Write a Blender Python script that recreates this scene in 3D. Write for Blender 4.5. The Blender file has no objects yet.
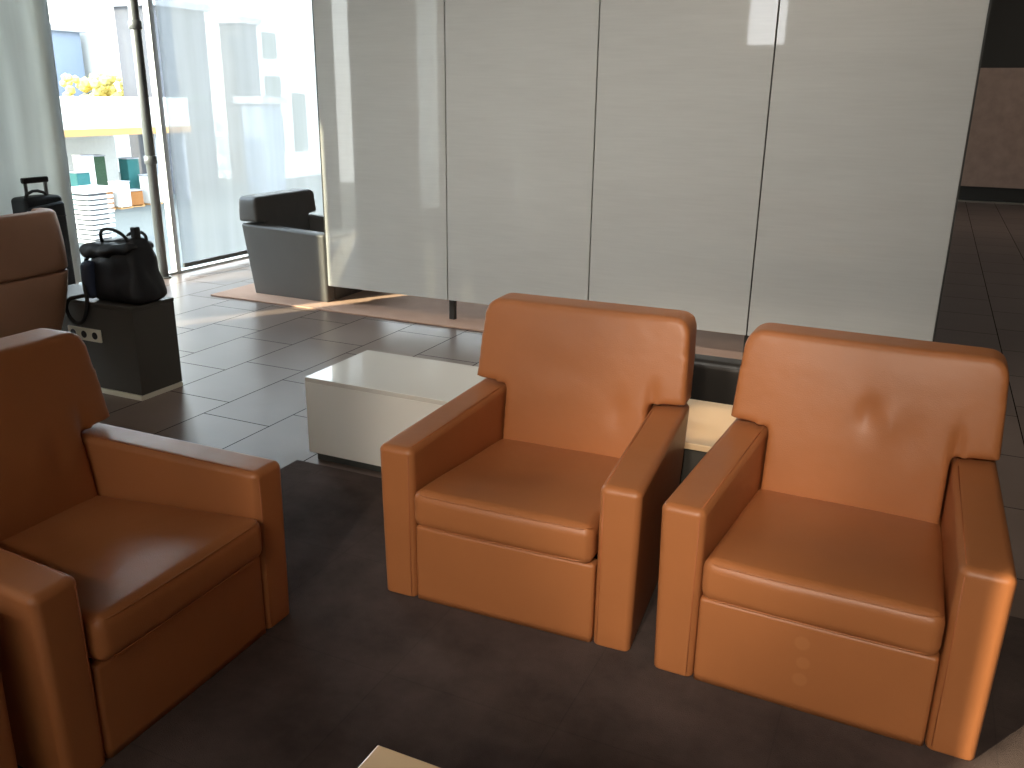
import bpy, bmesh, math, random
from mathutils import Vector, Matrix, noise
random.seed(7)
C = bpy.context.scene
COL = C.collection
R = math.radians

# ------------------------------------------------------------------ camera (calibrated)
F, TH, RO, H0 = 874.73, 0.318220, 0.012452, 1.511
YAW = R(24.8)
def make_camera():
    f = Vector((0, math.cos(TH), -math.sin(TH))); r = Vector((1, 0, 0)); u = r.cross(f)
    r2 = math.cos(RO)*r + math.sin(RO)*u; u2 = -math.sin(RO)*r + math.cos(RO)*u
    m = Matrix((r2, u2, -f)).transposed()
    m = Matrix.Rotation(YAW, 3, 'Z') @ m
    cd = bpy.data.cameras.new('camera'); cam = bpy.data.objects.new('camera', cd); COL.objects.link(cam)
    cam.matrix_world = Matrix.Translation((0, 0, H0)) @ m.to_4x4()
    cd.sensor_width = 36; cd.lens = F/1024*36; cd.clip_start = .05; cd.clip_end = 500
    C.camera = cam
make_camera()

# ------------------------------------------------------------------ materials
def lin(c):
    return tuple(((x/255)/12.92 if x/255 <= .04045 else ((x/255+.055)/1.055)**2.4) for x in c)+(1,)
class N:
    def __init__(s, name):
        s.m = bpy.data.materials.new(name); s.m.use_nodes = True; s.t = s.m.node_tree
        s.b = s.t.nodes['Principled BSDF']; s.out = s.t.nodes['Material Output']
    def n(s, typ, **k):
        x = s.t.nodes.new(typ)
        for a, v in k.items():
            if a in x.inputs: x.inputs[a].default_value = v
            else: setattr(x, a, v)
        return x
    def l(s, a, b): s.t.links.new(a, b)
def simple(name, col, rough=.5, metal=0, bump=0, bscale=200, coat=0, var=0, spec=.5):
    k = N(name); b = k.b
    b.inputs['Base Color'].default_value = lin(col); b.inputs['Roughness'].default_value = rough
    b.inputs['Metallic'].default_value = metal; b.inputs['Coat Weight'].default_value = coat
    b.inputs['Coat Roughness'].default_value = .05; b.inputs['Specular IOR Level'].default_value = spec
    tc = k.n('ShaderNodeTexCoord')
    if bump:
        nz = k.n('ShaderNodeTexNoise', Scale=bscale, Detail=3); k.l(tc.outputs['Object'], nz.inputs['Vector'])
        bp = k.n('ShaderNodeBump', Strength=bump, Distance=.002); k.l(nz.outputs['Fac'], bp.inputs['Height'])
        k.l(bp.outputs['Normal'], b.inputs['Normal'])
    if var:
        nz = k.n('ShaderNodeTexNoise', Scale=6, Detail=4); k.l(tc.outputs['Object'], nz.inputs['Vector'])
        hs = k.n('ShaderNodeHueSaturation'); hs.inputs['Color'].default_value = lin(col)
        mr = k.n('ShaderNodeMapRange'); mr.inputs['To Min'].default_value = 1-var; mr.inputs['To Max'].default_value = 1+var
        k.l(nz.outputs['Fac'], mr.inputs['Value']); k.l(mr.outputs['Result'], hs.inputs['Value'])
        k.l(hs.outputs['Color'], b.inputs['Base Color'])
    return k.m
def leather(name, col, rough=.42, spots=None):
    k = N(name); b = k.b; tc = k.n('ShaderNodeTexCoord')
    b.inputs['Roughness'].default_value = rough; b.inputs['Specular IOR Level'].default_value = .5
    nz = k.n('ShaderNodeTexNoise', Scale=3.5, Detail=3); k.l(tc.outputs['Object'], nz.inputs['Vector'])
    cr = k.n('ShaderNodeMix', data_type='RGBA'); c = lin(col)
    cr.inputs['A'].default_value = tuple(x*.88 for x in c[:3])+(1,); cr.inputs['B'].default_value = tuple(x*1.12 for x in c[:3])+(1,)
    k.l(nz.outputs['Fac'], cr.inputs['Factor']); last = cr.outputs['Result']
    if spots:
        for (p, rad) in spots:
            d = k.n('ShaderNodeVectorMath', operation='DISTANCE'); k.l(tc.outputs['Object'], d.inputs[0]); d.inputs[1].default_value = p
            mr = k.n('ShaderNodeMapRange'); mr.inputs['From Min'].default_value = rad; mr.inputs['From Max'].default_value = rad*.7
            mr.inputs['To Max'].default_value = .16
            k.l(d.outputs['Value'], mr.inputs['Value'])
            mx = k.n('ShaderNodeMix', data_type='RGBA'); k.l(mr.outputs['Result'], mx.inputs['Factor']); k.l(last, mx.inputs['A'])
            mx.inputs['B'].default_value = lin((225, 160, 105)); last = mx.outputs['Result']
    k.l(last, b.inputs['Base Color'])
    v = k.n('ShaderNodeTexVoronoi', Scale=330); k.l(tc.outputs['Object'], v.inputs['Vector'])
    b1 = k.n('ShaderNodeBump', Strength=.22, Distance=.001); k.l(v.outputs['Distance'], b1.inputs['Height'])
    n2 = k.n('ShaderNodeTexNoise', Scale=9, Detail=2); k.l(tc.outputs['Object'], n2.inputs['Vector'])
    b2 = k.n('ShaderNodeBump', Strength=.22, Distance=.012); k.l(n2.outputs['Fac'], b2.inputs['Height']); k.l(b1.outputs['Normal'], b2.inputs['Normal'])
    k.l(b2.outputs['Normal'], b.inputs['Normal'])
    return k.m

M = {}
ORANGE = (177, 112, 67)
M['leather'] = leather('cognac_leather', ORANGE)
M['leather_spot'] = leather('cognac_leather_marked', ORANGE, spots=[((-.02, .0, .20), .022), ((-.012, .0, .145), .02), ((-.015, .0, .095), .022)])
M['grey_leather'] = leather('grey_leather', (100, 99, 97), .4)
M['brown_leather'] = leather('brown_leather', (176, 132, 104), .5)
M['seam'] = simple('seam_thread', (176, 104, 62), .5)
M['seam_grey'] = simple('seam_thread_grey', (50, 50, 50), .6)
M['black_plastic'] = simple('black_plastic', (22, 22, 24), .45)
M['white_gloss'] = simple('white_gloss_lacquer', (240, 236, 226), .2, coat=1, spec=.8)
_b = M['white_gloss'].node_tree.nodes['Principled BSDF']; _b.inputs['Coat IOR'].default_value = 2.1; _b.inputs['Coat Roughness'].default_value = .03
M['white_side'] = simple('white_lacquer_side', (240, 238, 230), .4)
M['peach_top'] = simple('peach_warm_light_laminate', (240, 208, 165), .35, coat=.5)  # peach laminate; on the coffee table the tone stands for warm light
M['plinth'] = simple('dark_grey_plinth', (70, 72, 70), .5)
M['box_black'] = simple('black_laminate', (74, 71, 65), .5, bump=.1, bscale=400)
M['cream'] = simple('cream_plastic', (236, 232, 214), .4)
M['dark'] = simple('socket_dark', (20, 18, 16), .5)
M['black_cloth'] = simple('black_nylon', (20, 22, 26), .55, bump=.5, bscale=180)
M['black_strap'] = simple('black_strap', (18, 19, 22), .5)
M['suitcase'] = simple('suitcase_cloth', (36, 42, 48), .6, bump=.4, bscale=300)
M['metal'] = simple('brushed_metal', (190, 188, 180), .3, metal=1)
M['pipe'] = simple('grey_painted_steel', (120, 122, 120), .4, metal=.3)
M['white_paint'] = simple('white_frame', (235, 236, 234), .5)
M['ceiling'] = simple('ceiling_plaster', (100, 97, 93), .8)
M['wall_dark'] = simple('dark_wall', (34, 32, 28), .6, var=.1)
M['wall_grey'] = simple('pale_wall', (190, 184, 174), .8)
M['stone'] = simple('pinkish_stone', (150, 125, 112), .35, var=.35)
M['hem'] = simple('blind_hem_bar', (120, 124, 124), .5)
M['edge'] = simple('panel_edge', (60, 60, 56), .5)

def tile_mat():
    k = N('floor_tiles'); b = k.b; tc = k.n('ShaderNodeTexCoord'); mp = k.n('ShaderNodeMapping')
    # bricks: X along room Y, rows stacked along room X
    sx = k.n('ShaderNodeSeparateXYZ'); k.l(tc.outputs['Object'], sx.inputs[0])
    cx = k.n('ShaderNodeCombineXYZ')
    a1 = k.n('ShaderNodeMath', operation='ADD'); k.l(sx.outputs['Y'], a1.inputs[0]); a1.inputs[1].default_value = -3.23+60
    a2 = k.n('ShaderNodeMath', operation='ADD'); k.l(sx.outputs['X'], a2.inputs[0]); a2.inputs[1].default_value = 3.09+.4075*40
    k.l(a1.outputs[0], cx.inputs['X']); k.l(a2.outputs[0], cx.inputs['Y'])
    br = k.n('ShaderNodeTexBrick'); k.l(cx.outputs[0], br.inputs['Vector'])
    br.offset = .3; br.inputs['Scale'].default_value = 1; br.inputs['Brick Width'].default_value = .6; br.inputs['Row Height'].default_value = .4075
    br.inputs['Mortar Size'].default_value = .003; br.inputs['Mortar Smooth'].default_value = .1
    br.inputs['Color1'].default_value = lin((116, 101, 93)); br.inputs['Color2'].default_value = lin((126, 110, 101)); br.inputs['Mortar'].default_value = lin((30, 27, 25))
    nz = k.n('ShaderNodeTexNoise', Scale=2.2, Detail=6); k.l(tc.outputs['Object'], nz.inputs['Vector'])
    mr = k.n('ShaderNodeMapRange'); mr.inputs['To Min'].default_value = .8; mr.inputs['To Max'].default_value = 1.2; k.l(nz.outputs['Fac'], mr.inputs['Value'])
    hs = k.n('ShaderNodeHueSaturation'); k.l(br.outputs['Color'], hs.inputs['Color']); k.l(mr.outputs['Result'], hs.inputs['Value'])
    k.l(hs.outputs['Color'], b.inputs['Base Color'])
    rm = k.n('ShaderNodeMapRange'); rm.inputs['To Min'].default_value = .3; rm.inputs['To Max'].default_value = .95; k.l(br.outputs['Fac'], rm.inputs['Value']); k.l(rm.outputs['Result'], b.inputs['Roughness'])
    rs = k.n('ShaderNodeMapRange'); rs.inputs['To Min'].default_value = .2; rs.inputs['To Max'].default_value = 0; k.l(br.outputs['Fac'], rs.inputs['Value']); k.l(rs.outputs['Result'], b.inputs['Specular IOR Level'])
    b.inputs['Specular IOR Level'].default_value = .2
    return k.m
M['tile'] = tile_mat()

def carpet_mat():
    k = N('charcoal_carpet'); b = k.b; tc = k.n('ShaderNodeTexCoord')
    sx = k.n('ShaderNodeMapping'); sx.inputs['Location'].default_value = (1.65+20, 20.3, 0); k.l(tc.outputs['Object'], sx.inputs['Vector'])
    br = k.n('ShaderNodeTexBrick'); k.l(sx.outputs[0], br.inputs['Vector']); br.offset = 0
    br.inputs['Scale'].default_value = 1; br.inputs['Brick Width'].default_value = .5; br.inputs['Row Height'].default_value = .5
    br.inputs['Mortar Size'].default_value = .003; br.inputs['Mortar Smooth'].default_value = 1
    br.inputs['Color1'].default_value = lin((84, 72, 68)); br.inputs['Color2'].default_value = lin((86, 74, 70)); br.inputs['Mortar'].default_value = lin((76, 66, 63))
    nz = k.n('ShaderNodeTexNoise', Scale=3, Detail=8, Roughness=.65); k.l(tc.outputs['Object'], nz.inputs['Vector'])
    mr = k.n('ShaderNodeMapRange'); mr.inputs['From Min'].default_value = .3; mr.inputs['From Max'].default_value = .7; mr.inputs['To Min'].default_value = .6; mr.inputs['To Max'].default_value = 1.35; k.l(nz.outputs['Fac'], mr.inputs['Value'])
    hs = k.n('ShaderNodeHueSaturation'); k.l(br.outputs['Color'], hs.inputs['Color']); k.l(mr.outputs['Result'], hs.inputs['Value'])
    k.l(hs.outputs['Color'], b.inputs['Base Color']); b.inputs['Roughness'].default_value = .95; b.inputs['Specular IOR Level'].default_value = .15
    n2 = k.n('ShaderNodeTexNoise', Scale=350, Detail=2); k.l(tc.outputs['Object'], n2.inputs['Vector'])
    bp = k.n('ShaderNodeBump', Strength=.7, Distance=.004); k.l(n2.outputs['Fac'], bp.inputs['Height']); k.l(bp.outputs['Normal'], b.inputs['Normal'])
    return k.m
M['carpet'] = carpet_mat()
M['rug'] = simple('tan_rug', (200, 166, 146), .95, bump=.6, bscale=250, var=.12, spec=.1)

def panel_mat():
    k = N('grey_glazed_fabric_panel'); b = k.b; tc = k.n('ShaderNodeTexCoord')
    mp = k.n('ShaderNodeMapping'); mp.inputs['Scale'].default_value = (.8, 1, 5); k.l(tc.outputs['Object'], mp.inputs['Vector'])
    nz = k.n('ShaderNodeTexNoise', Scale=1.6, Detail=3); k.l(mp.outputs[0], nz.inputs['Vector'])
    mp2 = k.n('ShaderNodeMapping'); mp2.inputs['Scale'].default_value = (1.5, 1, 26); k.l(tc.outputs['Object'], mp2.inputs['Vector'])
    n2 = k.n('ShaderNodeTexNoise', Scale=3, Detail=2); k.l(mp2.outputs[0], n2.inputs['Vector'])
    ad = k.n('ShaderNodeMath', operation='ADD'); k.l(nz.outputs['Fac'], ad.inputs[0]); k.l(n2.outputs['Fac'], ad.inputs[1])
    mr = k.n('ShaderNodeMapRange'); mr.inputs['From Min'].default_value = .6; mr.inputs['From Max'].default_value = 1.4; mr.inputs['To Min'].default_value = .95; mr.inputs['To Max'].default_value = 1.05
    k.l(ad.outputs[0], mr.inputs['Value'])
    hs = k.n('ShaderNodeHueSaturation'); hs.inputs['Color'].default_value = lin((208, 209, 205)); k.l(mr.outputs['Result'], hs.inputs['Value'])
    k.l(hs.outputs['Color'], b.inputs['Base Color'])
    b.inputs['Roughness'].default_value = .7; b.inputs['Coat Weight'].default_value = 1; b.inputs['Coat Roughness'].default_value = .03
    return k.m
M['panel'] = panel_mat()

def blind_mat(name, transp, transl, col, fold=0, rough_scale=1.0):
    """woven screen: part open mesh (transparent), part cloth (diffuse + translucent)"""
    k = N(name); t = k.t; t.nodes.remove(k.b)
    tc = k.n('ShaderNodeTexCoord')
    mp = k.n('ShaderNodeMapping'); mp.inputs['Scale'].default_value = (1, 5, .45); k.l(tc.outputs['Object'], mp.inputs['Vector'])
    nz = k.n('ShaderNodeTexNoise', Scale=1.3, Detail=3); k.l(mp.outputs[0], nz.inputs['Vector'])
    mr = k.n('ShaderNodeMapRange'); mr.inputs['From Min'].default_value = .3; mr.inputs['From Max'].default_value = .7
    mr.inputs['To Min'].default_value = 1-fold; mr.inputs['To Max'].default_value = 1+fold*.3; k.l(nz.outputs['Fac'], mr.inputs['Value'])
    hs = k.n('ShaderNodeHueSaturation'); hs.inputs['Color'].default_value = tuple(min(1, x) for x in col)+(1,); k.l(mr.outputs['Result'], hs.inputs['Value'])
    d = k.n('ShaderNodeBsdfDiffuse'); k.l(hs.outputs['Color'], d.inputs['Color'])
    s = k.n('ShaderNodeBsdfTranslucent'); k.l(hs.outputs['Color'], s.inputs['Color'])
    m1 = k.n('ShaderNodeMixShader'); m1.inputs[0].default_value = transl; k.l(d.outputs[0], m1.inputs[1]); k.l(s.outputs[0], m1.inputs[2])
    tr = k.n('ShaderNodeBsdfTransparent')
    m2 = k.n('ShaderNodeMixShader'); m2.inputs[0].default_value = transp; k.l(m1.outputs[0], m2.inputs[1]); k.l(tr.outputs[0], m2.inputs[2])
    k.l(m2.outputs[0], k.out.inputs['Surface'])
    return k.m
M['blind_grey'] = blind_mat('grey_screen_blind', .02, .34, (.62, .64, .63), fold=.16)
M['blind_sheer'] = blind_mat('white_sheer_blind', .5, .4, (.46, .48, .49), fold=.12)
M['blind_white'] = blind_mat('thin_white_blind', .0, .75, (.9, .92, .92), fold=.1)
M['blind_dim'] = blind_mat('dense_screen_blind', .0, .06, (.5, .5, .47), fold=.1)
def glass_mat():
    k = N('window_glass'); k.t.nodes.remove(k.b)
    fr = k.n('ShaderNodeFresnel'); ge = k.n('ShaderNodeNewGeometry')
    mi = k.n('ShaderNodeMapRange'); mi.inputs['To Min'].default_value = 1.45; mi.inputs['To Max'].default_value = 1/1.45
    k.l(ge.outputs['Backfacing'], mi.inputs['Value']); k.l(mi.outputs['Result'], fr.inputs['IOR'])
    g = k.n('ShaderNodeBsdfGlossy', Roughness=.01); tr = k.n('ShaderNodeBsdfTransparent', Color=(.95, .98, .97, 1))
    m = k.n('ShaderNodeMixShader'); k.l(fr.outputs[0], m.inputs[0]); k.l(tr.outputs[0], m.inputs[1]); k.l(g.outputs[0], m.inputs[2]); k.l(m.outputs[0], k.out.inputs['Surface'])
    return k.m
M['glass'] = glass_mat()
for n_, c_ in dict(ext_ground=(120, 128, 126), ext_grey=(128, 130, 142), ext_pale=(176, 178, 186), ext_white=(245, 245, 240), ext_win=(150, 165, 160), ext_teal=(40, 150, 150), ext_orange=(225, 140, 50), ext_green=(60, 110, 70), ext_tan=(200, 150, 90), ext_roof=(250, 250, 245), leaf=(245, 225, 130), ext_blue=(140, 155, 178)).items():
    f_ = .8 if n_ in ('ext_white', 'ext_roof', 'ext_pale') else (.8 if n_ in ('leaf', 'ext_blue', 'ext_tan') else .55)
    M[n_] = simple(n_, tuple(x*f_ for x in c_), .8, var=.08)
def emis(name, col, s):
    k = N(name); k.b.inputs['Emission Color'].default_value = col; k.b.inputs['Emission Strength'].default_value = s; return k.m
M['glow_on'] = emis('added_glow_diffuser', (1, .8, .58, 1), 2)  # glow of the added ceiling panels

# ------------------------------------------------------------------ object helpers
def link(name, me, mat, parent=None, kind=None):
    o = bpy.data.objects.new(name, me); COL.objects.link(o)
    if mat is not None: me.materials.append(mat)
    if parent is not None: o.parent = parent
    if kind: o['kind'] = kind
    return o
def thing(name, label, cat, loc=(0, 0, 0), rz=0, group=None):
    o = bpy.data.objects.new(name, None); COL.objects.link(o); o.location = loc; o.rotation_euler = (0, 0, rz)
    o['label'] = label; o['category'] = cat; o.empty_display_size = .1
    if group: o['group'] = group
    return o
def tag(o, label, cat, group=None):
    o['label'] = label; o['category'] = cat
    if group: o['group'] = group
    return o
def bm_mesh(name, bm, smooth=False):
    me = bpy.data.meshes.new(name); bmesh.ops.recalc_face_normals(bm, faces=bm.faces); bm.to_mesh(me); bm.free()
    if smooth: me.polygons.foreach_set('use_smooth', [True]*len(me.polygons))
    return me
def box_bm(bm, x0, x1, y0, y1, z0, z1, bev=0):
    r = bmesh.ops.create_cube(bm, size=1)
    for v in r['verts']: v.co = Vector((x0+(v.co.x+.5)*(x1-x0), y0+(v.co.y+.5)*(y1-y0), z0+(v.co.z+.5)*(z1-z0)))
    if bev: bmesh.ops.bevel(bm, geom=list({e for v in r['verts'] for e in v.link_edges}), offset=bev, segments=2, affect='EDGES', profile=.5)
def box(name, x0, x1, y0, y1, z0, z1, mat, parent=None, bev=0, kind=None):
    bm = bmesh.new(); box_bm(bm, x0, x1, y0, y1, z0, z1, bev); return link(name, bm_mesh(name, bm), mat, parent, kind)
def boxes(name, lst, mat, parent=None, kind=None, bev=0):
    bm = bmesh.new()
    for b in lst: box_bm(bm, *b, bev)
    return link(name, bm_mesh(name, bm), mat, parent, kind)
def tube_bm(bm, pts, rad, seg=8, closed=False, flat=None):
    pts = [Vector(p) for p in pts]; n = len(pts); rings = []; up = None
    for i, p in enumerate(pts):
        a = pts[(i-1) % n] if (closed or i > 0) else p; b = pts[(i+1) % n] if (closed or i < n-1) else p
        t = (b-a).normalized()
        if up is None: up = t.orthogonal().normalized()
        up = (up-t*up.dot(t)).normalized(); s = t.cross(up)
        rr = rad[i] if isinstance(rad, (list, tuple)) else rad
        fx, fy = flat if flat else (1, 1)
        rings.append([bm.verts.new(p+rr*(fx*math.cos(2*math.pi*k/seg)*up+fy*math.sin(2*math.pi*k/seg)*s)) for k in range(seg)])
    for i in range(n if closed else n-1):
        A, B = rings[i], rings[(i+1) % n]
        for k in range(seg): bm.faces.new((A[k], A[(k+1) % seg], B[(k+1) % seg], B[k]))
    if not closed: bm.faces.new(rings[0][::-1]); bm.faces.new(rings[-1])
def tube(name, pts, rad, mat, parent=None, seg=8, closed=False, flat=None):
    bm = bmesh.new(); tube_bm(bm, pts, rad, seg, closed, flat); return link(name, bm_mesh(name, bm, True), mat, parent)
def rbox_mesh(name, corners, r, bulge=(0, 0, 0), nc=8, ne=4, post=None):
    """rounded soft hexahedron. corners: dict (i,j,k)->Vector, i,j,k in 0/1; r edge radius (m); bulge per axis face (m)."""
    c = corners
    d = [(sum(((c[(1, j, k)]-c[(0, j, k)]).length for j in (0, 1) for k in (0, 1)))/4),
         (sum(((c[(i, 1, k)]-c[(i, 0, k)]).length for i in (0, 1) for k in (0, 1)))/4),
         (sum(((c[(i, j, 1)]-c[(i, j, 0)]).length for i in (0, 1) for j in (0, 1)))/4)]
    hd = [x/2 for x in d]; r = min(r, min(hd)*.98)
    def axis(h):
        core = h-r; L = [-h+r*(1-math.cos(math.pi/2*q/ne))*0+ -0 for q in ()]
        L = [-h+r*q/ne for q in range(ne)]+[-core+2*core*q/nc for q in range(nc+1)]+[core+r*q/ne for q in range(1, ne+1)]
        return L
    ax = [axis(h) for h in hd]; bm = bmesh.new(); vs = {}
    def vert(i, j, k):
        key = (i, j, k)
        if key in vs: return vs[key]
        P = Vector((ax[0][i], ax[1][j], ax[2][k]))
        inner = Vector([max(-(h-r), min(h-r, p)) for p, h in zip(P, hd)])
        dv = P-inner
        if dv.length > 1e-9:
            # cube->sphere mapping of the rounding zone
            q = dv/r; x, y, z = q
            s = Vector((x*math.sqrt(max(0, 1-y*y/2-z*z/2+y*y*z*z/3)), y*math.sqrt(max(0, 1-z*z/2-x*x/2+z*z*x*x/3)), z*math.sqrt(max(0, 1-x*x/2-y*y/2+x*x*y*y/3))))
            P = inner+s*r
        q = [p/h for p, h in zip(P, hd)]
        for a in range(3):
            if bulge[a]:
                b_, c_ = [x for x in range(3) if x != a]
                P[a] += bulge[a]*q[a]*(1-abs(q[b_])**2.5)*(1-abs(q[c_])**2.5)
        w = [(p/h+1)/2 for p, h in zip(P, hd)]
        o = Vector((0, 0, 0))
        for (a, b_, e), cc in c.items():
            o += cc*((w[0] if a else 1-w[0])*(w[1] if b_ else 1-w[1])*(w[2] if e else 1-w[2]))
        if post: o = post(o, q)
        vs[key] = bm.verts.new(o); return vs[key]
    nx, ny, nz = [len(a)-1 for a in ax]
    for i in range(nx):
        for j in range(ny):
            bm.faces.new((vert(i, j, 0), vert(i, j+1, 0), vert(i+1, j+1, 0), vert(i+1, j, 0)))
            bm.faces.new((vert(i, j, nz), vert(i+1, j, nz), vert(i+1, j+1, nz), vert(i, j+1, nz)))
    for i in range(nx):
        for k in range(nz):
            bm.faces.new((vert(i, 0, k), vert(i+1, 0, k), vert(i+1, 0, k+1), vert(i, 0, k+1)))
            bm.faces.new((vert(i, ny, k), vert(i, ny, k+1), vert(i+1, ny, k+1), vert(i+1, ny, k)))
    for j in range(ny):
        for k in range(nz):
            bm.faces.new((vert(0, j, k), vert(0, j, k+1), vert(0, j+1, k+1), vert(0, j+1, k)))
            bm.faces.new((vert(nx, j, k), vert(nx, j+1, k), vert(nx, j+1, k+1), vert(nx, j, k+1)))
    return bm_mesh(name, bm, True)
def hexa(f):   # f(i,j,k)->(x,y,z)
    return {(i, j, k): Vector(f(i, j, k)) for i in (0, 1) for j in (0, 1) for k in (0, 1)}

# ------------------------------------------------------------------ armchairs
def t_back(name, P, dent=None):
    """T-shaped backrest: full width above the arms, narrower between them, one soft surface"""
    fy = P['fy']; ry = P['ry']; wl = P['wl']; wu = P['wu']; za = P['za']; H = P['H']; zb = P['zb']
    wt = P['wt']
    out = [(-wl, zb), (wl, zb), (wl, za), (wu, za+.004), (wt+.002, H-.05), (wt-.010, H-.018), (wt-.040, H), (-wt+.040, H), (-wt+.010, H-.018), (-wt-.002, H-.05), (-wu, za+.004), (-wl, za)]
    bm = bmesh.new()
    A = [bm.verts.new((x, fy(z), z)) for x, z in out]; B = [bm.verts.new((x, ry(z), z)) for x, z in out]
    bm.faces.new(A); bm.faces.new(B[::-1])
    nn = len(A)
    for i in range(nn): bm.faces.new((A[i], B[i], B[(i+1) % nn], A[(i+1) % nn]))
    bmesh.ops.recalc_face_normals(bm, faces=bm.faces)
    bmesh.ops.triangulate(bm, faces=[f for f in bm.faces if len(f.verts) > 4])
    me = bpy.data.meshes.new(name); bm.to_mesh(me); bm.free()
    o = bpy.data.objects.new('tmp', me); COL.objects.link(o)
    rm = o.modifiers.new('r', 'REMESH'); rm.mode = 'VOXEL'; rm.voxel_size = .0085; rm.use_smooth_shade = True
    sm = o.modifiers.new('s', 'SMOOTH'); sm.factor = .5; sm.iterations = P.get('soft', 16)
    dg = bpy.context.evaluated_depsgraph_get(); dg.update()
    me2 = bpy.data.meshes.new_from_object(o.evaluated_get(dg)); bpy.data.objects.remove(o)
    me2.name = name
    zc = (H+.33)/2; hz = (H-.33)/2
    for v in me2.vertices:
        x, y, z = v.co
        f = fy(z); t = (ry(z)-y)/(ry(z)-f)
        if t > .45:
            qx = min(1, abs(x)/wu); qz = min(1, abs(z-zc)/hz)
            b = -.014*(1-qx**2.5)*(1-qz**2.5)
            for (dx, dz, sx_, sz_, am) in (dent or []):
                b += am*math.exp(-((x-dx)/sx_)**2-((z-dz)/sz_)**2)
            v.co.y += b*min(1, (t-.45)/.4)
    me2.polygons.foreach_set('use_smooth', [True]*len(me2.polygons))
    return me2

ORP = dict(W=.413, Wb=.403, t=.120, hf=.502, hr=.524, yr=.742, W2=.3785, dB=.66, Wrb=.366,
           fy=lambda z: .577+(z-.33)*.21, ry=lambda z: (.66+(z)*.135) if z < .54 else .733+(z-.54)*.33,
           wl=.258, wu=.383, wt=.368, za=.534, H=.823, zb=.28)
GRP = dict(ORP); GRP.update(H=.745, hf=.508, hr=.543, za=.552, wt=.378, wu=.388, W=.40, Wb=.393, t=.109, dB=.71, yr=.79, ry=lambda z: .71+z*.15 if z < .54 else .79+(z-.54)*.05, fy=lambda z: .61+(z-.33)*.07)
def make_armchair(P, leath, seam, label, cat_group, loc, rz, dents=None, seat_dent=None, front=None):
    T = thing('armchair', label, 'armchair', loc, rz, cat_group)
    W, Wb, t, hf, hr, yr, W2, dB, Wrb = [P[k] for k in ('W', 'Wb', 't', 'hf', 'hr', 'yr', 'W2', 'dB', 'Wrb')]
    z0 = -.014
    flat = lambda o, q: Vector((o.x, o.y, max(0, o.z)))
    for s in (-1, 1):
        def f(i, j, k):
            y = (0, (dB, yr)[k])[j]
            z = (z0, (hf, hr)[j])[k]
            wo = ((Wb, W)[k], (Wrb, W2)[k])[j]
            wi = ((W-t), (W2-t))[j]
            x = (wo, wi)[i] if s < 0 else (wi, wo)[i]
            return (s*x, y, z)
        me = rbox_mesh('armrest', hexa(f), .022, bulge=(.003, .002, 0), nc=10, ne=5, post=flat)
        a = link('armrest', me, leath, T)
        xi = s*(W-t+.0135); xi2 = s*(W2-t+.0135)
        bm = bmesh.new()
        yb = .60
        zt = lambda y: hf+(hr-hf)*y/yr
        tube_bm(bm, [(xi, .025, zt(.025)-.0018), (xi+(xi2-xi)*.4, yb/2, zt(yb/2)-.0016), (xi+(xi2-xi)*.8, yb, zt(yb)-.0016)], .0016, 6)
        tube_bm(bm, [(xi, .0016, .012), (xi, .0002, .25), (xi, .0016, hf-.022)], .0014, 6)
        link('stitching', bm_mesh('stitching', bm, True), seam, a)
    # front panel below the cushion
    wi = W-t-.004
    me = rbox_mesh('front_panel', hexa(lambda i, j, k: ((-wi, wi)[i], (.002, .05)[j], (z0, .254)[k])), .012, bulge=(0, .004, 0), nc=10, post=flat)
    link('front_panel', me, front or leath, T)
    # seat cushion
    def post(o, q):
        if seat_dent and q[2] > .3:
            for (dx, dy, sx_, sy_, am) in seat_dent: o.z += am*math.exp(-((o.x-dx)/sx_)**2-((o.y-dy)/sy_)**2)
        o.z += .0035*noise.noise(Vector((o.x*5, o.y*5, loc[0])))
        return o
    cw = W-t-.006
    def fc(i, j, k):
        x = ((cw if j == 0 else W2-t+.012))*(-1, 1)[i]
        z = ((.257, .240)[j], (.382, .336)[j])[k]
        return (x, (-.022, .61)[j], z)
    me = rbox_mesh('seat_cushion', hexa(fc), .030, bulge=(0, .007, .012), nc=14, post=post)
    cu = link('seat_cushion', me, leath, T)
    bm = bmesh.new()
    for zz, yy in ((.3700, -.0195), (.2690, -.0195)):
        pts = []
        for q in range(-12, 13):
            x = cw*.97*q/12; e = max(0, abs(q)/12-.86)/.14
            pts.append((x, yy+.017*e*e-.004*(1-(q/12)**2)+.0015, zz))
        tube_bm(bm, pts, .0022, 6)
    link('piping', bm_mesh('piping', bm, True), leath, cu)
    # backrest
    me = t_back('backrest', P, dents)
    link('backrest', me, leath, T)
    # rear shell between the arms below the backrest
    me = rbox_mesh('rear_panel', hexa(lambda i, j, k: ((-.262, .262)[i], (.60, (.655, .70)[k])[j], (z0, .33)[k])), .01, nc=6, post=flat)
    link('rear_panel', me, leath, T)
    return T

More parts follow.
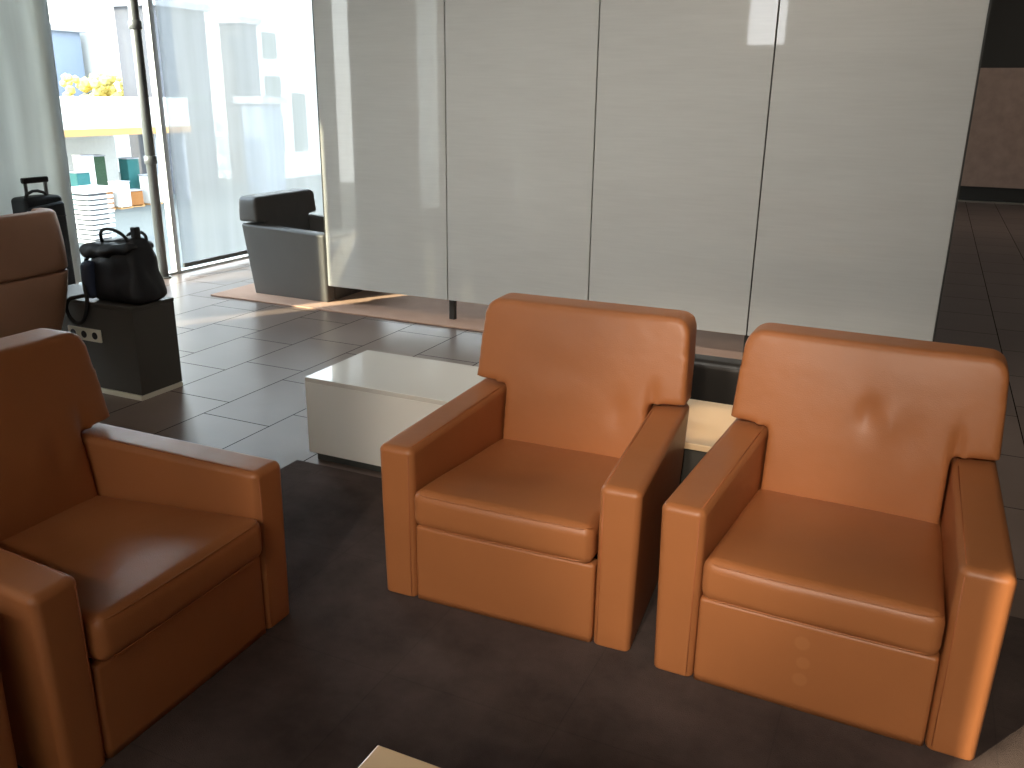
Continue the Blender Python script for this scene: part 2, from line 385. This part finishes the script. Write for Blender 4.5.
dM = [(.16, .50, .035, .06, .007), (-.05, .62, .12, .05, .003), (.27, .555, .02, .05, .010)]
make_armchair(ORP, M['leather'], M['seam'], 'tan orange leather armchair in the middle, in front of the low white table', 'cognac leather armchairs', (-.987, 2.070, .003), R(1.5), dM,
              [(.0, .30, .14, .12, -.008)])
dR = [(.02, .62, .03, .05, .010), (.085, .60, .02, .05, -.004), (.27, .56, .018, .05, .012), (.15, .57, .03, .07, .004)]
make_armchair(ORP, M['leather'], M['seam'], 'tan orange leather armchair at the right edge with faint round spots on its front', 'cognac leather armchairs', (-.103, 2.037, .003), R(-1.6), dR,
              [(.0, .30, .15, .13, -.010), (.05, .02, .03, .02, -.003)], front=M['leather_spot'])
make_armchair(ORP, M['leather'], M['seam'], 'tan orange leather armchair in the left foreground, turned sideways and mostly in shade', 'cognac leather armchairs', (-1.569, 1.428, .003), R(91.2), dM,
              [(.0, .28, .16, .14, -.012)])
make_armchair(ORP, M['leather'], M['seam'], 'tan orange leather armchair of which only a sliver shows at the bottom left corner', 'cognac leather armchairs', (-1.60, .555, .003), R(91.2), dM, None)
make_armchair(GRP, M['grey_leather'], M['seam_grey'], 'grey leather armchair in side view on the rug, half hidden by the grey partition', None, (-3.985, 5.672, .0125), R(91),
              [(.1, .6, .04, .08, .006), (-.1, .6, .04, .08, .006)])

# brown high-back lounge chair seen from behind
def lounge_chair():
    T = thing('lounge_chair', 'brown high-back leather lounge chair seen from behind at the left edge', 'armchair', (-3.72, 2.60, 0), 0)
    # plan section: rounded shell, back towards +x; half width w, wraps towards -x
    def ring(z, w, xb, depth, r, inner=0):
        w -= inner; pts = []
        pts.append((xb-depth, -w)); 
        for q in range(0, 9):
            a = -math.pi/2+math.pi/2*q/8; pts.append((xb-inner-r+r*math.cos(a), -w+r+r*math.sin(a)))
        for q in range(1, 6): pts.append((xb-inner+.012*math.sin(math.pi*q/6), (-w+r)+(2*(w-r))*q/6))
        for q in range(0, 9):
            a = math.pi/2*q/8; pts.append((xb-inner-r+r*math.cos(a), w-r+r*math.sin(a)))
        pts.append((xb-depth, w))
        return [(x, y, z) for x, y in pts]
    def shell(name, levels, th, mat):
        bm = bmesh.new(); O = []; I = []
        for (z, w, xb, dp, r) in levels:
            O.append([bm.verts.new(p) for p in ring(z, w, xb, dp, r)]); I.append([bm.verts.new(p) for p in ring(z, w, xb, dp, r-th*.6, th)])
        n = len(O[0])
        for a in range(len(levels)-1):
            for k in range(n-1):
                bm.faces.new((O[a][k], O[a][k+1], O[a+1][k+1], O[a+1][k])); bm.faces.new((I[a][k+1], I[a][k], I[a+1][k], I[a+1][k+1]))
            for k in (0, n-1): bm.faces.new((O[a][k], O[a+1][k], I[a+1][k], I[a][k]))
        for k in range(n-1):
            bm.faces.new((O[-1][k], O[-1][k+1], I[-1][k+1], I[-1][k])); bm.faces.new((O[0][k+1], O[0][k], I[0][k], I[0][k+1]))
        me = bm_mesh(name, bm, True)
        o = link(name, me, mat, T); b = o.modifiers.new('b', 'BEVEL'); b.width = .018; b.segments = 3; b.limit_method = 'ANGLE'; b.angle_limit = R(50)
        return o
    shell('headrest', [(.682, .378, .0, .34, .14), (.74, .374, .004, .31, .14), (.82, .362, .008, .26, .13), (.90, .347, .008, .20, .12), (.955, .334, .004, .16, .11), (.972, .326, -.006, .15, .10)], .07, M['brown_leather'])
    shell('shell_back', [(.12, .24, -.10, .40, .12), (.30, .285, -.05, .45, .13), (.45, .335, -.022, .46, .14), (.58, .362, -.006, .42, .14), (.670, .375, -.001, .36, .14), (.678, .372, -.004, .35, .138)], .07, M['brown_leather'])
    me = rbox_mesh('seat_cushion', hexa(lambda i, j, k: ((-.62, -.1)[i], (-.25, .25)[j], (.28, .42)[k])), .04, bulge=(0, 0, .015)); link('seat_cushion', me, M['brown_leather'], T)
    tube('pedestal', [(-.3, 0, .02), (-.3, 0, .29)], .035, M['metal'], T, 16)
    tube('base_disc', [(-.3, 0, 0), (-.3, 0, .012), (-.3, 0, .022)], [.24, .24, .2], M['metal'], T, 32)
lounge_chair()

# ------------------------------------------------------------------ tables
def block_table(name, label, x0, x1, y0, y1, h, top='white_gloss'):
    T = thing(name, label, 'table', ((x0+x1)/2, (y0+y1)/2, 0)); a, b = (x1-x0)/2, (y1-y0)/2
    zc = .003
    box('plinth', -a+.02, a-.02, -b+.03, b-.02, zc, .05, M['plinth'], T)
    # sides: four boards round the block, mitred look
    boxes('side_board', [(-a, a, -b, -b+.018, .045, h-.02), (-a, a, b-.018, b, .045, h-.02), (-a, -a+.018, -b+.018, b-.018, .045, h-.02), (a-.018, a, -b+.018, b-.018, .045, h-.02)], M['white_side'], T, bev=.0015)
    box('table_top', -a, a, -b, b, h-.02, h, M[top], T, bev=.003)
    return T
block_table('low_block_table', 'low white block table at the left behind the middle armchair, with a glossy top', -2.252, -1.055, 2.800, 3.266, .382)
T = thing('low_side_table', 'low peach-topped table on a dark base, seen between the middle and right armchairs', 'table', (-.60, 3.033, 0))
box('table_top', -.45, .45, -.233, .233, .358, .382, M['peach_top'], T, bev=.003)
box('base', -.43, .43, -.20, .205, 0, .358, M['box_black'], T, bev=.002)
block_table('coffee_table', 'table corner, its peach top tinted for warm light, peeking in at the bottom edge of the picture', -.766, .05, .35, 1.092, .382, 'peach_top')  # warm light on a pale top put into the peach colour

# dark bench behind the table, between two chairs
T = thing('upholstered_bench', 'low black upholstered bench behind the peach-topped table, its back seen between two tan armchairs', 'bench', (-.75, 3.98, 0))
M['vinyl'] = simple('black_vinyl', (50, 46, 42), .38, bump=.2)
me = rbox_mesh('bench_back', hexa(lambda i, j, k: ((-.55, .55)[i], (-.23, -.10)[j], (.03, .395)[k])), .032, bulge=(0, .006, .004))
link('bench_back', me, M['vinyl'], T)
me = rbox_mesh('seat_cushion', hexa(lambda i, j, k: ((-.55, .55)[i], (-.095, .25)[j], (.12, .26)[k])), .03, bulge=(0, 0, .006))
link('seat_cushion', me, M['vinyl'], T)
boxes('base', [(-.5, .5, -.2, .22, .0, .13)], M['black_plastic'], T, bev=.004)

# ------------------------------------------------------------------ black power box
T = thing('power_box', 'black box with three cream sockets at its side, carrying the black bag', 'side table', (-3.86, 3.199, 0))
box('body', -.365, .365, -.15, .125, .028, .468, M['box_black'], T, bev=.002)
box('lid', -.367, .367, -.152, .127, .4685, .488, M['box_black'], T, bev=.003)
box('plinth', -.3655, .3655, -.156, .1255, 0, .026, M['cream'], T, bev=.002)
sp = box('socket_plate', -.105, .13, -.160, -.15, .279, .347, M['cream'], T, bev=.003)
for x in (-.066, .012, .09):
    bm = bmesh.new(); tube_bm(bm, [(x, -.1615, .313), (x, -.158, .313)], .019, 20)
    link('socket', bm_mesh('socket', bm), M['dark'], sp)
    

# ------------------------------------------------------------------ handbag on the box
def bag():
    T = thing('travel_bag', 'soft black travel bag with looped strap sitting on the black socket box', 'bag', (-3.69, 3.20, .490))
    def post(o, q):
        n = noise.noise(Vector((o.x*9, o.y*9, o.z*9))); m = noise.noise(Vector((o.x*22+5, o.y*22, o.z*14)))
        amt = .014*n+.006*m
        o.y += amt; o.x += amt*.8; o.z += (.012*n)*(1 if q[2] > 0 else 0)
        return o
    me = rbox_mesh('bag_body', hexa(lambda i, j, k: (((-.145, -.125)[k], (.222, .150)[k])[i], ((-.125, -.07)[k], (.095, .06)[k])[j], (.0, (.285, .325)[i])[k])), .045, bulge=(.01, .015, .006), nc=16, post=post)
    link('bag_body', me, M['black_cloth'], T)
    # folded flap / mouth of the bag bulging to the left
    me = rbox_mesh('flap', hexa(lambda i, j, k: (((-.180, .155))[i], (-.105, .085)[j], ((.205, .255)[i], (.275, .30)[i])[k])), .03, bulge=(.01, .01, .01), nc=14,
                   post=lambda o, q: Vector((o.x+.01*noise.noise(o*20), o.y+.012*noise.noise(o*15+Vector((3, 1, 0))), o.z+.012*noise.noise(o*17))))
    link('flap', me, M['black_cloth'], T)
    def arc(x0, x1, y, z0, h, lean=0, n=20):
        return [(x0+(x1-x0)*(.5-.5*math.cos(math.pi*q/n)), y+lean*math.sin(math.pi*q/n), z0+h*math.sin(math.pi*q/n)**.7) for q in range(n+1)]
    tube('handle', arc(-.065, .12, -.05, .285, .083, -.03), .0085, M['black_strap'], T)
    tube('handle', arc(-.0, .14, .04, .285, .055, .02), .0085, M['black_strap'], T)
    me = rbox_mesh('side_tab', hexa(lambda i, j, k: ((.10, .135)[i], (-.02, .02)[j], (.30, .375)[k])), .009, nc=3); link('side_tab', me, M['black_strap'], T)
    # strap: falls down the left side and makes a loop in front of the box
    pts = [(-.235, -.03, .255), (-.262, -.08, .20), (-.215, -.150, .10), (-.185, -.172, .02), (-.185, -.185, -.04), (-.215, -.19, -.095), (-.268, -.19, -.112),
           (-.315, -.188, -.08), (-.33, -.185, -.035), (-.305, -.180, .005), (-.26, -.165, .02), (-.22, -.145, .03)]
    P_ = []
    for i in range(len(pts)-1):
        p0 = Vector(pts[max(0, i-1)]); p1 = Vector(pts[i]); p2 = Vector(pts[i+1]); p3 = Vector(pts[min(len(pts)-1, i+2)])
        for q in range(5):
            t = q/5; P_.append(.5*((2*p1)+(-p0+p2)*t+(2*p0-5*p1+4*p2-p3)*t*t+(-p0+3*p1-3*p2+p3)*t**3))
    P_.append(Vector(pts[-1])); P_ = [p+Vector((.10, 0, 0)) for p in P_]
    st = tube('strap', P_, .0105, M['black_strap'], T, 8)
    bm = bmesh.new(); tube_bm(bm, [(-.158+.018*math.cos(a*math.pi/6), -.083, .165+.026*math.sin(a*math.pi/6)) for a in range(12)], .004, 6, True); link('buckle', bm_mesh('buckle', bm, True), M['metal'], st)
    me = rbox_mesh('side_sheen_pocket', hexa(lambda i, j, k: ((-.145, -.075)[i], (-.150, -.09)[j], (.01, (.20, .21)[i])[k])), .03, bulge=(0, .01, 0), nc=6)
    link('side_sheen_pocket', me, simple('window_sheen_cloth', (52, 62, 84), .5, bump=.3), T)  # bluish window sheen on the bag's left, put into the cloth colour
bag()
# thin white cable on the box
tag(tube('cable', [(-4.14, 3.10, .4905), (-4.09, 3.085, .4905), (-4.03, 3.09, .4905), (-3.99, 3.07, .4905)], .0025, M['cream']), 'thin white cable lying on the black box left of the bag', 'cable')

# ------------------------------------------------------------------ suitcase
def suitcase():
    T = thing('trolley_suitcase', 'upright black trolley suitcase with pulled-out handle beside the grey blind', 'suitcase', (-5.665, 4.262, 0), R(90))
    # local: x along room +y ; y = depth towards -x room (wall) ; front face at y=-.095 (towards room +x)
    me = rbox_mesh('shell', hexa(lambda i, j, k: ((-.152, .152)[i], (-.07, .095)[j], (.05, .80)[k])), .03, bulge=(0, .006, .006), nc=8); link('shell', me, M['suitcase'], T)
    me = rbox_mesh('front_pocket', hexa(lambda i, j, k: ((-.138, .138)[i], (-.10, -.05)[j], (.10, (.74, .76)[i])[k])), .022, bulge=(0, .006, 0)); pk = link('front_pocket', me, M['suitcase'], T)
    bm = bmesh.new(); tube_bm(bm, [(-.13, -.098, .66), (0, -.106, .665), (.13, -.098, .66)], .004, 6); link('zipper', bm_mesh('zipper', bm, True), M['black_plastic'], pk)
    bm = bmesh.new(); tube_bm(bm, [(-.12, -.03, .795), (-.105, -.035, .825), (-.06, -.035, .842), (-.02, -.035, .842), (.03, -.035, .825), (.05, -.03, .795)], .011, 8, flat=(1, 1)); link('carry_handle', bm_mesh('carry_handle', bm, True), M['black_strap'], T)
    box('telescopic_rod', -.042, -.018, .062, .074, .78, .91, M['pipe'], T, bev=.002)
    box('telescopic_rod', .116, .140, .062, .074, .78, .91, M['pipe'], T, bev=.002)
    me = rbox_mesh('grip', hexa(lambda i, j, k: ((-.052, .150)[i], (.050, .088)[j], (.885, .925)[k])), .01, nc=4); link('grip', me, M['black_plastic'], T)
    for x in (-.128, .128):
        bm = bmesh.new(); tube_bm(bm, [(x-.016, .05, .032), (x+.016, .05, .032)], .032, 16); link('wheel', bm_mesh('wheel', bm), M['black_plastic'], T)
    for x in (-.15, .12): box('foot', x, x+.03, -.07, -.04, 0, .052, M['black_plastic'], T, bev=.003)
    box('side_buckle', .148, .166, -.03, .02, .47, .51, M['black_plastic'], T, bev=.004)
suitcase()

# ------------------------------------------------------------------ room shell
X0, X1, Y0, Y1, HZ = -5.84, 5.0, -2.4, 15.9, 3.1
box('floor', X0-.1, X1+.1, Y0-.1, Y1+.1, -.12, 0, M['tile'], kind='structure')
box('ceiling', X0-.1, X1+.1, Y0-.1, Y1+.1, HZ, HZ+.15, M['ceiling'], kind='structure')
cp = box('carpet', -2.306, 2.6, -2.5, 2.782, 0, .003, M['carpet']); tag(cp, 'charcoal brown carpet under the three tan armchairs', 'carpet')
rg = box('rug', -4.951, -.35, 5.085, 6.7, 0, .012, M['rug'], bev=.004); tag(rg, 'pale tan rug under the grey armchair and the partition', 'rug')
box('wall_right', X1, X1+.15, Y0-.1, Y1+.1, 0, HZ, M['wall_dark'], kind='structure')
# wall behind the camera with one high window opening
boxes('wall_front', [(X0-.1, -2.508, Y0-.15, Y0, 0, HZ), (-2.0, X1, Y0-.15, Y0, 0, HZ), (-2.508, -2.0, Y0-.15, Y0, 0, 2.2), (-2.508, -2.0, Y0-.15, Y0, 2.98, HZ)], M['wall_grey'], kind='structure')
# far wall: dark, with a pinkish stone band
box('wall_back', X0-.1, X1+.1, Y1, Y1+.15, 0, HZ, M['wall_dark'], kind='structure')
box('trim_1', -2.2, X1, Y1-.06, Y1-.001, .24, 2.0, M['stone'], kind='structure')
box('trim_2', -2.2, X1, Y1-.09, Y1-.001, 0, .02, M['metal'], kind='structure')

# window wall at the left
WX = -5.86
def window(n, y0, y1, mull):
    bars = [(WX-.03, WX+.03, y0, y1, 0, .02), (WX-.03, WX+.03, y0, y1, 2.98, 3.1)]
    for y in mull: bars.append((WX-.03, WX+.03, y-.025, y+.025, .02, 2.98))
    fr = boxes('window_%d' % n, bars, M['white_paint'], kind='structure')
    g = box('pane', WX-.004, WX+.004, y0+.002, y1-.002, .02, 2.98, M['glass'], fr)
window(1, -2.4, 4.62, [-2.37, -.6, 1.1, 2.8])
window(2, 4.62, 5.66, [4.60])
window(3, 5.66, 15.8, [5.645, 8.0, 10.4, 12.8, 15.2])
# blinds (hang just inside the glass)
def blind(y0, y1, z0, mat, label, group, name='roller_blind', bar=True, x=-5.80, lean=0, wav=.012):
    T = thing(name, label, 'blind', (x, (y0+y1)/2, 0), 0, group)
    bm = bmesh.new(); n = max(8, int((y1-y0)/.05)); V = []
    for i in range(n+1):
        y = y0+(y1-y0)*i/n; w = wav*math.sin(y*9+math.sin(y*3.1)*2)
        V.append([bm.verts.new((w, y-(y0+y1)/2+(lean*(3.0-z)/3 if i == n else 0), z)) for z in (z0, 1.0, 2.0, 3.05)])
    for i in range(n):
        for k in range(3): bm.faces.new((V[i][k], V[i+1][k], V[i+1][k+1], V[i][k+1]))
    me = bm_mesh('fabric', bm, True); o = link('fabric', me, mat, T)
    s = o.modifiers.new('s', 'SOLIDIFY'); s.thickness = .0006
    if bar: box('hem_bar', -.012, .012, y0-(y0+y1)/2, y1-(y0+y1)/2, z0-.035, z0, M['hem'], T, bev=.004)
    box('roller', -.03, .03, y0-(y0+y1)/2, y1-(y0+y1)/2, 3.03, 3.1, M['white_paint'], T, bev=.02)
    return T
blind(2.36, 4.69, .11, M['blind_grey'], 'grey fabric blind at the left edge behind the suitcase', 'window blinds', bar=False, lean=-.05)
blind(.705, 2.11, .05, M['blind_dim'], 'dense grey blind left out of view beside the camera', 'blinds nearer the camera')
blind(-2.095, .215, .05, M['blind_dim'], 'dense grey blind left out of view beside the camera', 'blinds nearer the camera')
blind(-2.35, -2.10, .75, M['blind_dim'], 'dense grey blind left out of view beside the camera', 'blinds nearer the camera')
blind(.22, .70, .05, M['blind_white'], 'thin white blind left of the camera, reflected in the partition', 'blinds nearer the camera')
blind(5.67, 9.0, .085, M['blind_sheer'], 'white sheer screen blind between the grey pipe and the partition', 'window blinds', wav=.004)
blind(9.05, 15.7, .085, M['blind_sheer'], 'white sheer screen blind hidden behind the partition', 'blinds behind the partition')

# steel pipe column at the window
T = thing('steel_pipe', 'grey vertical steel pipe with couplings standing in front of the bright window', 'pipe', (-5.80, 5.44, 0))
tube('pipe_shaft', [(0, 0, .0), (0, 0, 3.1)], .04, M['pipe'], T, 20)
for z in (.976, 2.003):
    tube('coupling', [(0, 0, z-.035), (0, 0, z-.03), (0, 0, z+.03), (0, 0, z+.035)], [.042, .05, .05, .042], M['pipe'], T, 20)
tube('floor_flange', [(0, 0, 0), (0, 0, .012)], .06, M['pipe'], T, 20)

# grey glazed partition hanging above the rug
T = thing('partition', 'large grey glossy partition of four tall panels behind the armchairs', 'partition', (-1.88, 5.2, 0))
ed = [-3.910, -2.901, -1.872, -.858, .149]
for i in range(4):
    a, b = ed[i]+.004, ed[i+1]-.004
    p = box('glazed_panel', a+1.88, b+1.88, 0, .03, .162, HZ-.01, M['panel'], T, bev=.002)
boxes('edge_strip', [(ed[0]-.006+1.88, ed[0]+.002+1.88, .0, .034, .16, HZ-.01), (ed[4]-.002+1.88, ed[4]+.006+1.88, 0, .034, .16, HZ-.01)], M['edge'], T)
boxes('back_frame', [(e-.012+1.88, e+.012+1.88, .03, .055, .165, HZ-.01) for e in ed[1:4]]+[(ed[0]+1.88, ed[4]+1.88, .03, .055, .166, .19)], M['edge'], T)
bars = [(e-.02+1.88, e+.02+1.88, .055, .09, .0, HZ-.001) for e in (ed[1], ed[3])]
boxes('support_post', bars, M['edge'], T)

# added, unseen glow panels on the ceiling for warm light on the seating
for i, (x, y) in enumerate(((-4.3, -.4), (-4.3, -1.6), (-1.2, -1.6))):
    T = thing('added_glow_panel', 'unseen added warm glow panel above the camera', 'ceiling light', (x, y, HZ), 0, 'added glow panels behind the camera')
    box('frame', -.32, .32, -.32, .32, -.03, 0, M['white_paint'], T, bev=.003)
    box('diffuser', -.3, .3, -.3, .3, -.036, -.03, M['glow_on'], T)

# ------------------------------------------------------------------ outside
G = -4.2
box('ground', -90, X0-.6, -40, 110, G-.2, G, M['ext_ground'], kind='structure')
def building(label, x0, x1, y0, y1, h, mat, wins=(), group=None):
    T = thing('building', label, 'building', ((x0+x1)/2, (y0+y1)/2, G), 0, group)
    a, b = (x1-x0)/2, (y1-y0)/2
    box('wall', -a, a, -b, b, 0, h-G, mat, T); box('roof', -a-.3, a+.3, -b-.3, b+.3, h-G, h-G+.4, M['ext_pale'], T)
    for (wy0, wy1, wz0, wz1) in wins:
        box('window', a, a+.08, wy0-(y0+y1)/2, wy1-(y0+y1)/2, wz0-G, wz1-G, M['ext_win'], T)
building('tall grey block seen through the sheer blind, right of the pipe', -43, -40, 38.9, 42.75, 6.0, M['ext_grey'], [(39.4, 42.4, 1.0, 1.3), (39.4, 42.4, -.4, -.2)])
building('white building seen through the sheer blind with two pale windows', -60, -41, 48.2, 56.5, 9, M['ext_white'], [(48.9, 50.2, 3.7, 5.3), (48.9, 50.4, .9, 2.6), (49.0, 50.4, -2.4, 0.0), (51.6, 53.0, -2.4, 1.5)])
building('narrow grey block seen through the sheer blind, left of the white building', -42, -40.2, 46.1, 47.45, 5.6, M['ext_grey'], [(46.3, 47.3, .4, .7)])
building('low blue-grey building at the foot of the narrow block', -37, -35.5, 41.9, 43.6, .9, M['ext_blue'])
building('blue-grey house beside the grey blind, upper left of the open window', -68, -56, 43.8, 47.4, 5.4, M['ext_blue'])

# canopy hall across the road
T = thing('canopy_hall', 'white flat-roofed canopy across the road with an orange lower edge', 'canopy', (-40, 34, G))
box('roof', -3, 3, -4.5, 3.7, 3.95, 5.4, M['ext_roof'], T)
box('fascia_strip', 3, 3.1, -4.5, 3.7, 3.62, 3.95, M['ext_tan'], T)
for y in (-4.3, 1.5, 3.4): box('post', 2.5, 2.75, y-.12, y+.12, 0, 3.95, M['ext_pale'], T)
box('rear_wall', -3.0, -2.85, -4.5, 3.7, 0, 3.95, M['ext_white'], T)
cols = ['ext_teal', 'ext_white', 'ext_orange', 'ext_green', 'ext_white', 'ext_teal', 'ext_orange', 'ext_white']
desc = ['teal', 'white', 'orange', 'green', 'white', 'teal', 'orange', 'white']
spots = [(-37.6, 30.7, 0, 1.9, 0), (-38.6, 31.9, 0, 2.6, 1), (-37.4, 31.75, 0, .9, 2), (-39.2, 33.1, 0, 2.5, 3), (-37.3, 32.75, 0, 1.3, 4), (-38.6, 34.7, 0, 2.3, 5), (-37.4, 33.65, 0, .8, 6), (-37.3, 34.75, 0, 1.5, 7)]
place = ['leftmost under the canopy', 'just right of the leftmost teal one', 'low, left of centre under the canopy', 'tall, at the centre of the canopy', 'low, right of the green one', 'tall, right half of the canopy', 'low, in front of the right teal one', 'rightmost under the canopy']
for (x, y, z, h, c) in spots:
    T = thing('cargo_crate', '%s crate %s across the road' % (desc[c], place[c]), 'crate', (x, y, G), R(random.uniform(-12, 12)), 'crates under the canopy')
    boxes('crate_body', [(-.35, .35, -.36, .36, .08, h)], M[cols[c]], T, bev=.04)
    boxes('pallet', [(-.38, .38, -.38, .38, 0, .04), (-.38, .38, -.38, -.28, .04, .08), (-.38, .38, .28, .38, .04, .08)], M['ext_tan'], T)
    box('lid', -.38, .38, -.39, .39, h, h+.06, M['ext_pale'], T, bev=.02)
# white louvred tower outside the window
T = thing('louvre_tower', 'white slatted ventilation tower outside the open window left of the bag', 'vent tower', (-29.6, 24.55, G))
box('core', -.4, .4, -.42, .42, 0, 1.95, M['ext_grey'], T)
box('cap', -.6, .6, -.66, .66, 1.95, 2.15, M['ext_white'], T)
for i in range(10):
    w = .50+.012*i
    boxes('slat', [(-.5, .55, -w, w, .02+i*.19, .13+i*.19)], M['ext_white'], T)
tr = thing('autumn_tree', 'yellow-leaved tree above the white canopy roof outside', 'tree', (-47.5, 41.4, G))
tube('trunk', [(0, 0, 0), (.1, 0, 2), (0, .1, 4)], [.25, .2, .14], M['ext_tan'], tr, 10)
bm = bmesh.new()
for q in range(150):
    a = random.uniform(0, 6.28); rr = random.uniform(0, 2.2); z = random.uniform(3.8, 6.6)
    r_ = bmesh.ops.create_icosphere(bm, subdivisions=1, radius=random.uniform(.15, .4), matrix=Matrix.Translation((rr*math.cos(a), rr*math.sin(a), z)))
link('foliage', bm_mesh('foliage', bm), M['leaf'], tr)

# ------------------------------------------------------------------ light
w = bpy.data.worlds.new('sky'); C.world = w; w.use_nodes = True; nt = w.node_tree; bg = nt.nodes['Background']
tc = nt.nodes.new('ShaderNodeTexCoord'); sx = nt.nodes.new('ShaderNodeSeparateXYZ'); nt.links.new(tc.outputs['Generated'], sx.inputs[0])
cr = nt.nodes.new('ShaderNodeValToRGB'); nt.links.new(sx.outputs['Z'], cr.inputs[0])
cr.color_ramp.elements[0].position = 0; cr.color_ramp.elements[0].color = (1, .99, .97, 1)
cr.color_ramp.elements[1].position = .5; cr.color_ramp.elements[1].color = (.72, .84, 1, 1)
nt.links.new(cr.outputs[0], bg.inputs['Color']); bg.inputs['Strength'].default_value = 10.5

az = R(58.5); el = R(24)
sd = bpy.data.lights.new('sun', 'SUN'); sd.energy = 13.0; sd.angle = R(.8); sd.color = (1, .86, .62)
so = bpy.data.objects.new('sun', sd); COL.objects.link(so)
d = Vector((math.cos(az)*math.cos(el), math.sin(az)*math.cos(el), -math.sin(el)))
so.rotation_euler = d.to_track_quat('-Z', 'Y').to_euler()

def portal(loc, rot, sx_, sy_):
    l = bpy.data.lights.new('portal', 'AREA'); l.shape = 'RECTANGLE'; l.size = sx_; l.size_y = sy_; l.cycles.is_portal = True
    o = bpy.data.objects.new('portal', l); COL.objects.link(o); o.location = loc; o.rotation_euler = rot
portal((-5.93, 5.9, 1.55), (R(90), 0, R(-90)), 19.8, 3.05)
def area(name, loc, tgt, sx_, sy_, e, col, spread=180):
    l = bpy.data.lights.new(name, 'AREA'); l.shape = 'RECTANGLE'; l.size = sx_; l.size_y = sy_; l.energy = e; l.color = col; l.spread = R(spread)
    o = bpy.data.objects.new(name, l); COL.objects.link(o); o.location = loc
    o.rotation_euler = (Vector(tgt)-Vector(loc)).to_track_quat('-Z', 'Y').to_euler()
    return o
area('fill_wall_wash', (-1.0, -1.75, 3.0), (-1.0, -2.4, 1.4), 5.0, .3, 88, (1, .93, .84))  # added, unseen fill on the wall behind the camera
area('fill_panel_wash', (-1.7, 2.3, 3.07), (-1.6, 5.2, .5), 3.8, .25, 32, (1, .93, .84), 95)  # added, unseen fill that brightens the partition
area('fill_far_wall', (2.2, 12.0, 2.9), (2.2, 15.9, .9), 2.5, .5, 20, (1, .82, .66))  # added, unseen fill for the far stone band

T = thing('fill_downlight', 'small unseen added downlight over the peach-topped table', 'ceiling light', (-.62, 3.03, HZ))  # added fixture, unseen; its spot brightens the table top
tube('trim_ring', [(0, 0, -.012), (0, 0, -.002)], .06, M['white_paint'], T, 24)
def spot(x, y, tgt, size, blend, e, col, soft):
    sl = bpy.data.lights.new('fill_spot', 'SPOT'); sl.energy = e; sl.spot_size = R(size); sl.spot_blend = blend; sl.shadow_soft_size = soft; sl.color = col
    o = bpy.data.objects.new('fill_spot', sl); COL.objects.link(o); o.location = (x, y, HZ-.13)
    o.rotation_euler = (Vector(tgt)-o.location).to_track_quat('-Z', 'Y').to_euler()
spot(-.62, 3.03, (-.62, 3.03, 0), 9.5, .5, 110, (1, .74, .46), .03)
for (x, y), tg in (((-.45, -2.2), (-.93, 2.3, .50)), ((.20, -2.2), (-.06, 2.3, .50))):  # added, unseen spotlights that brighten the middle and right armchairs
    T = thing('added_fill_spotlight', 'unseen added black spotlight behind the camera', 'ceiling light', (x, y, HZ), 0, 'added spotlights behind the camera')
    tube('canopy', [(0, 0, -.03), (0, 0, 0)], .05, M['black_plastic'], T, 16)
    dv = (Vector(tg)-Vector((x, y, HZ-.1))).normalized()
    tube('fill_spot_housing', [Vector((0, 0, -.10))-dv*.12, Vector((0, 0, -.10))-dv*.02], .045, M['black_plastic'], T, 16)
    spot(x, y, tg, 21.5, .55, 405, (1, .88, .73), .12)

vs = C.view_settings; vs.view_transform = 'Standard'; vs.look = 'None'; vs.exposure = 0; vs.gamma = 1; vs.use_curve_mapping = False
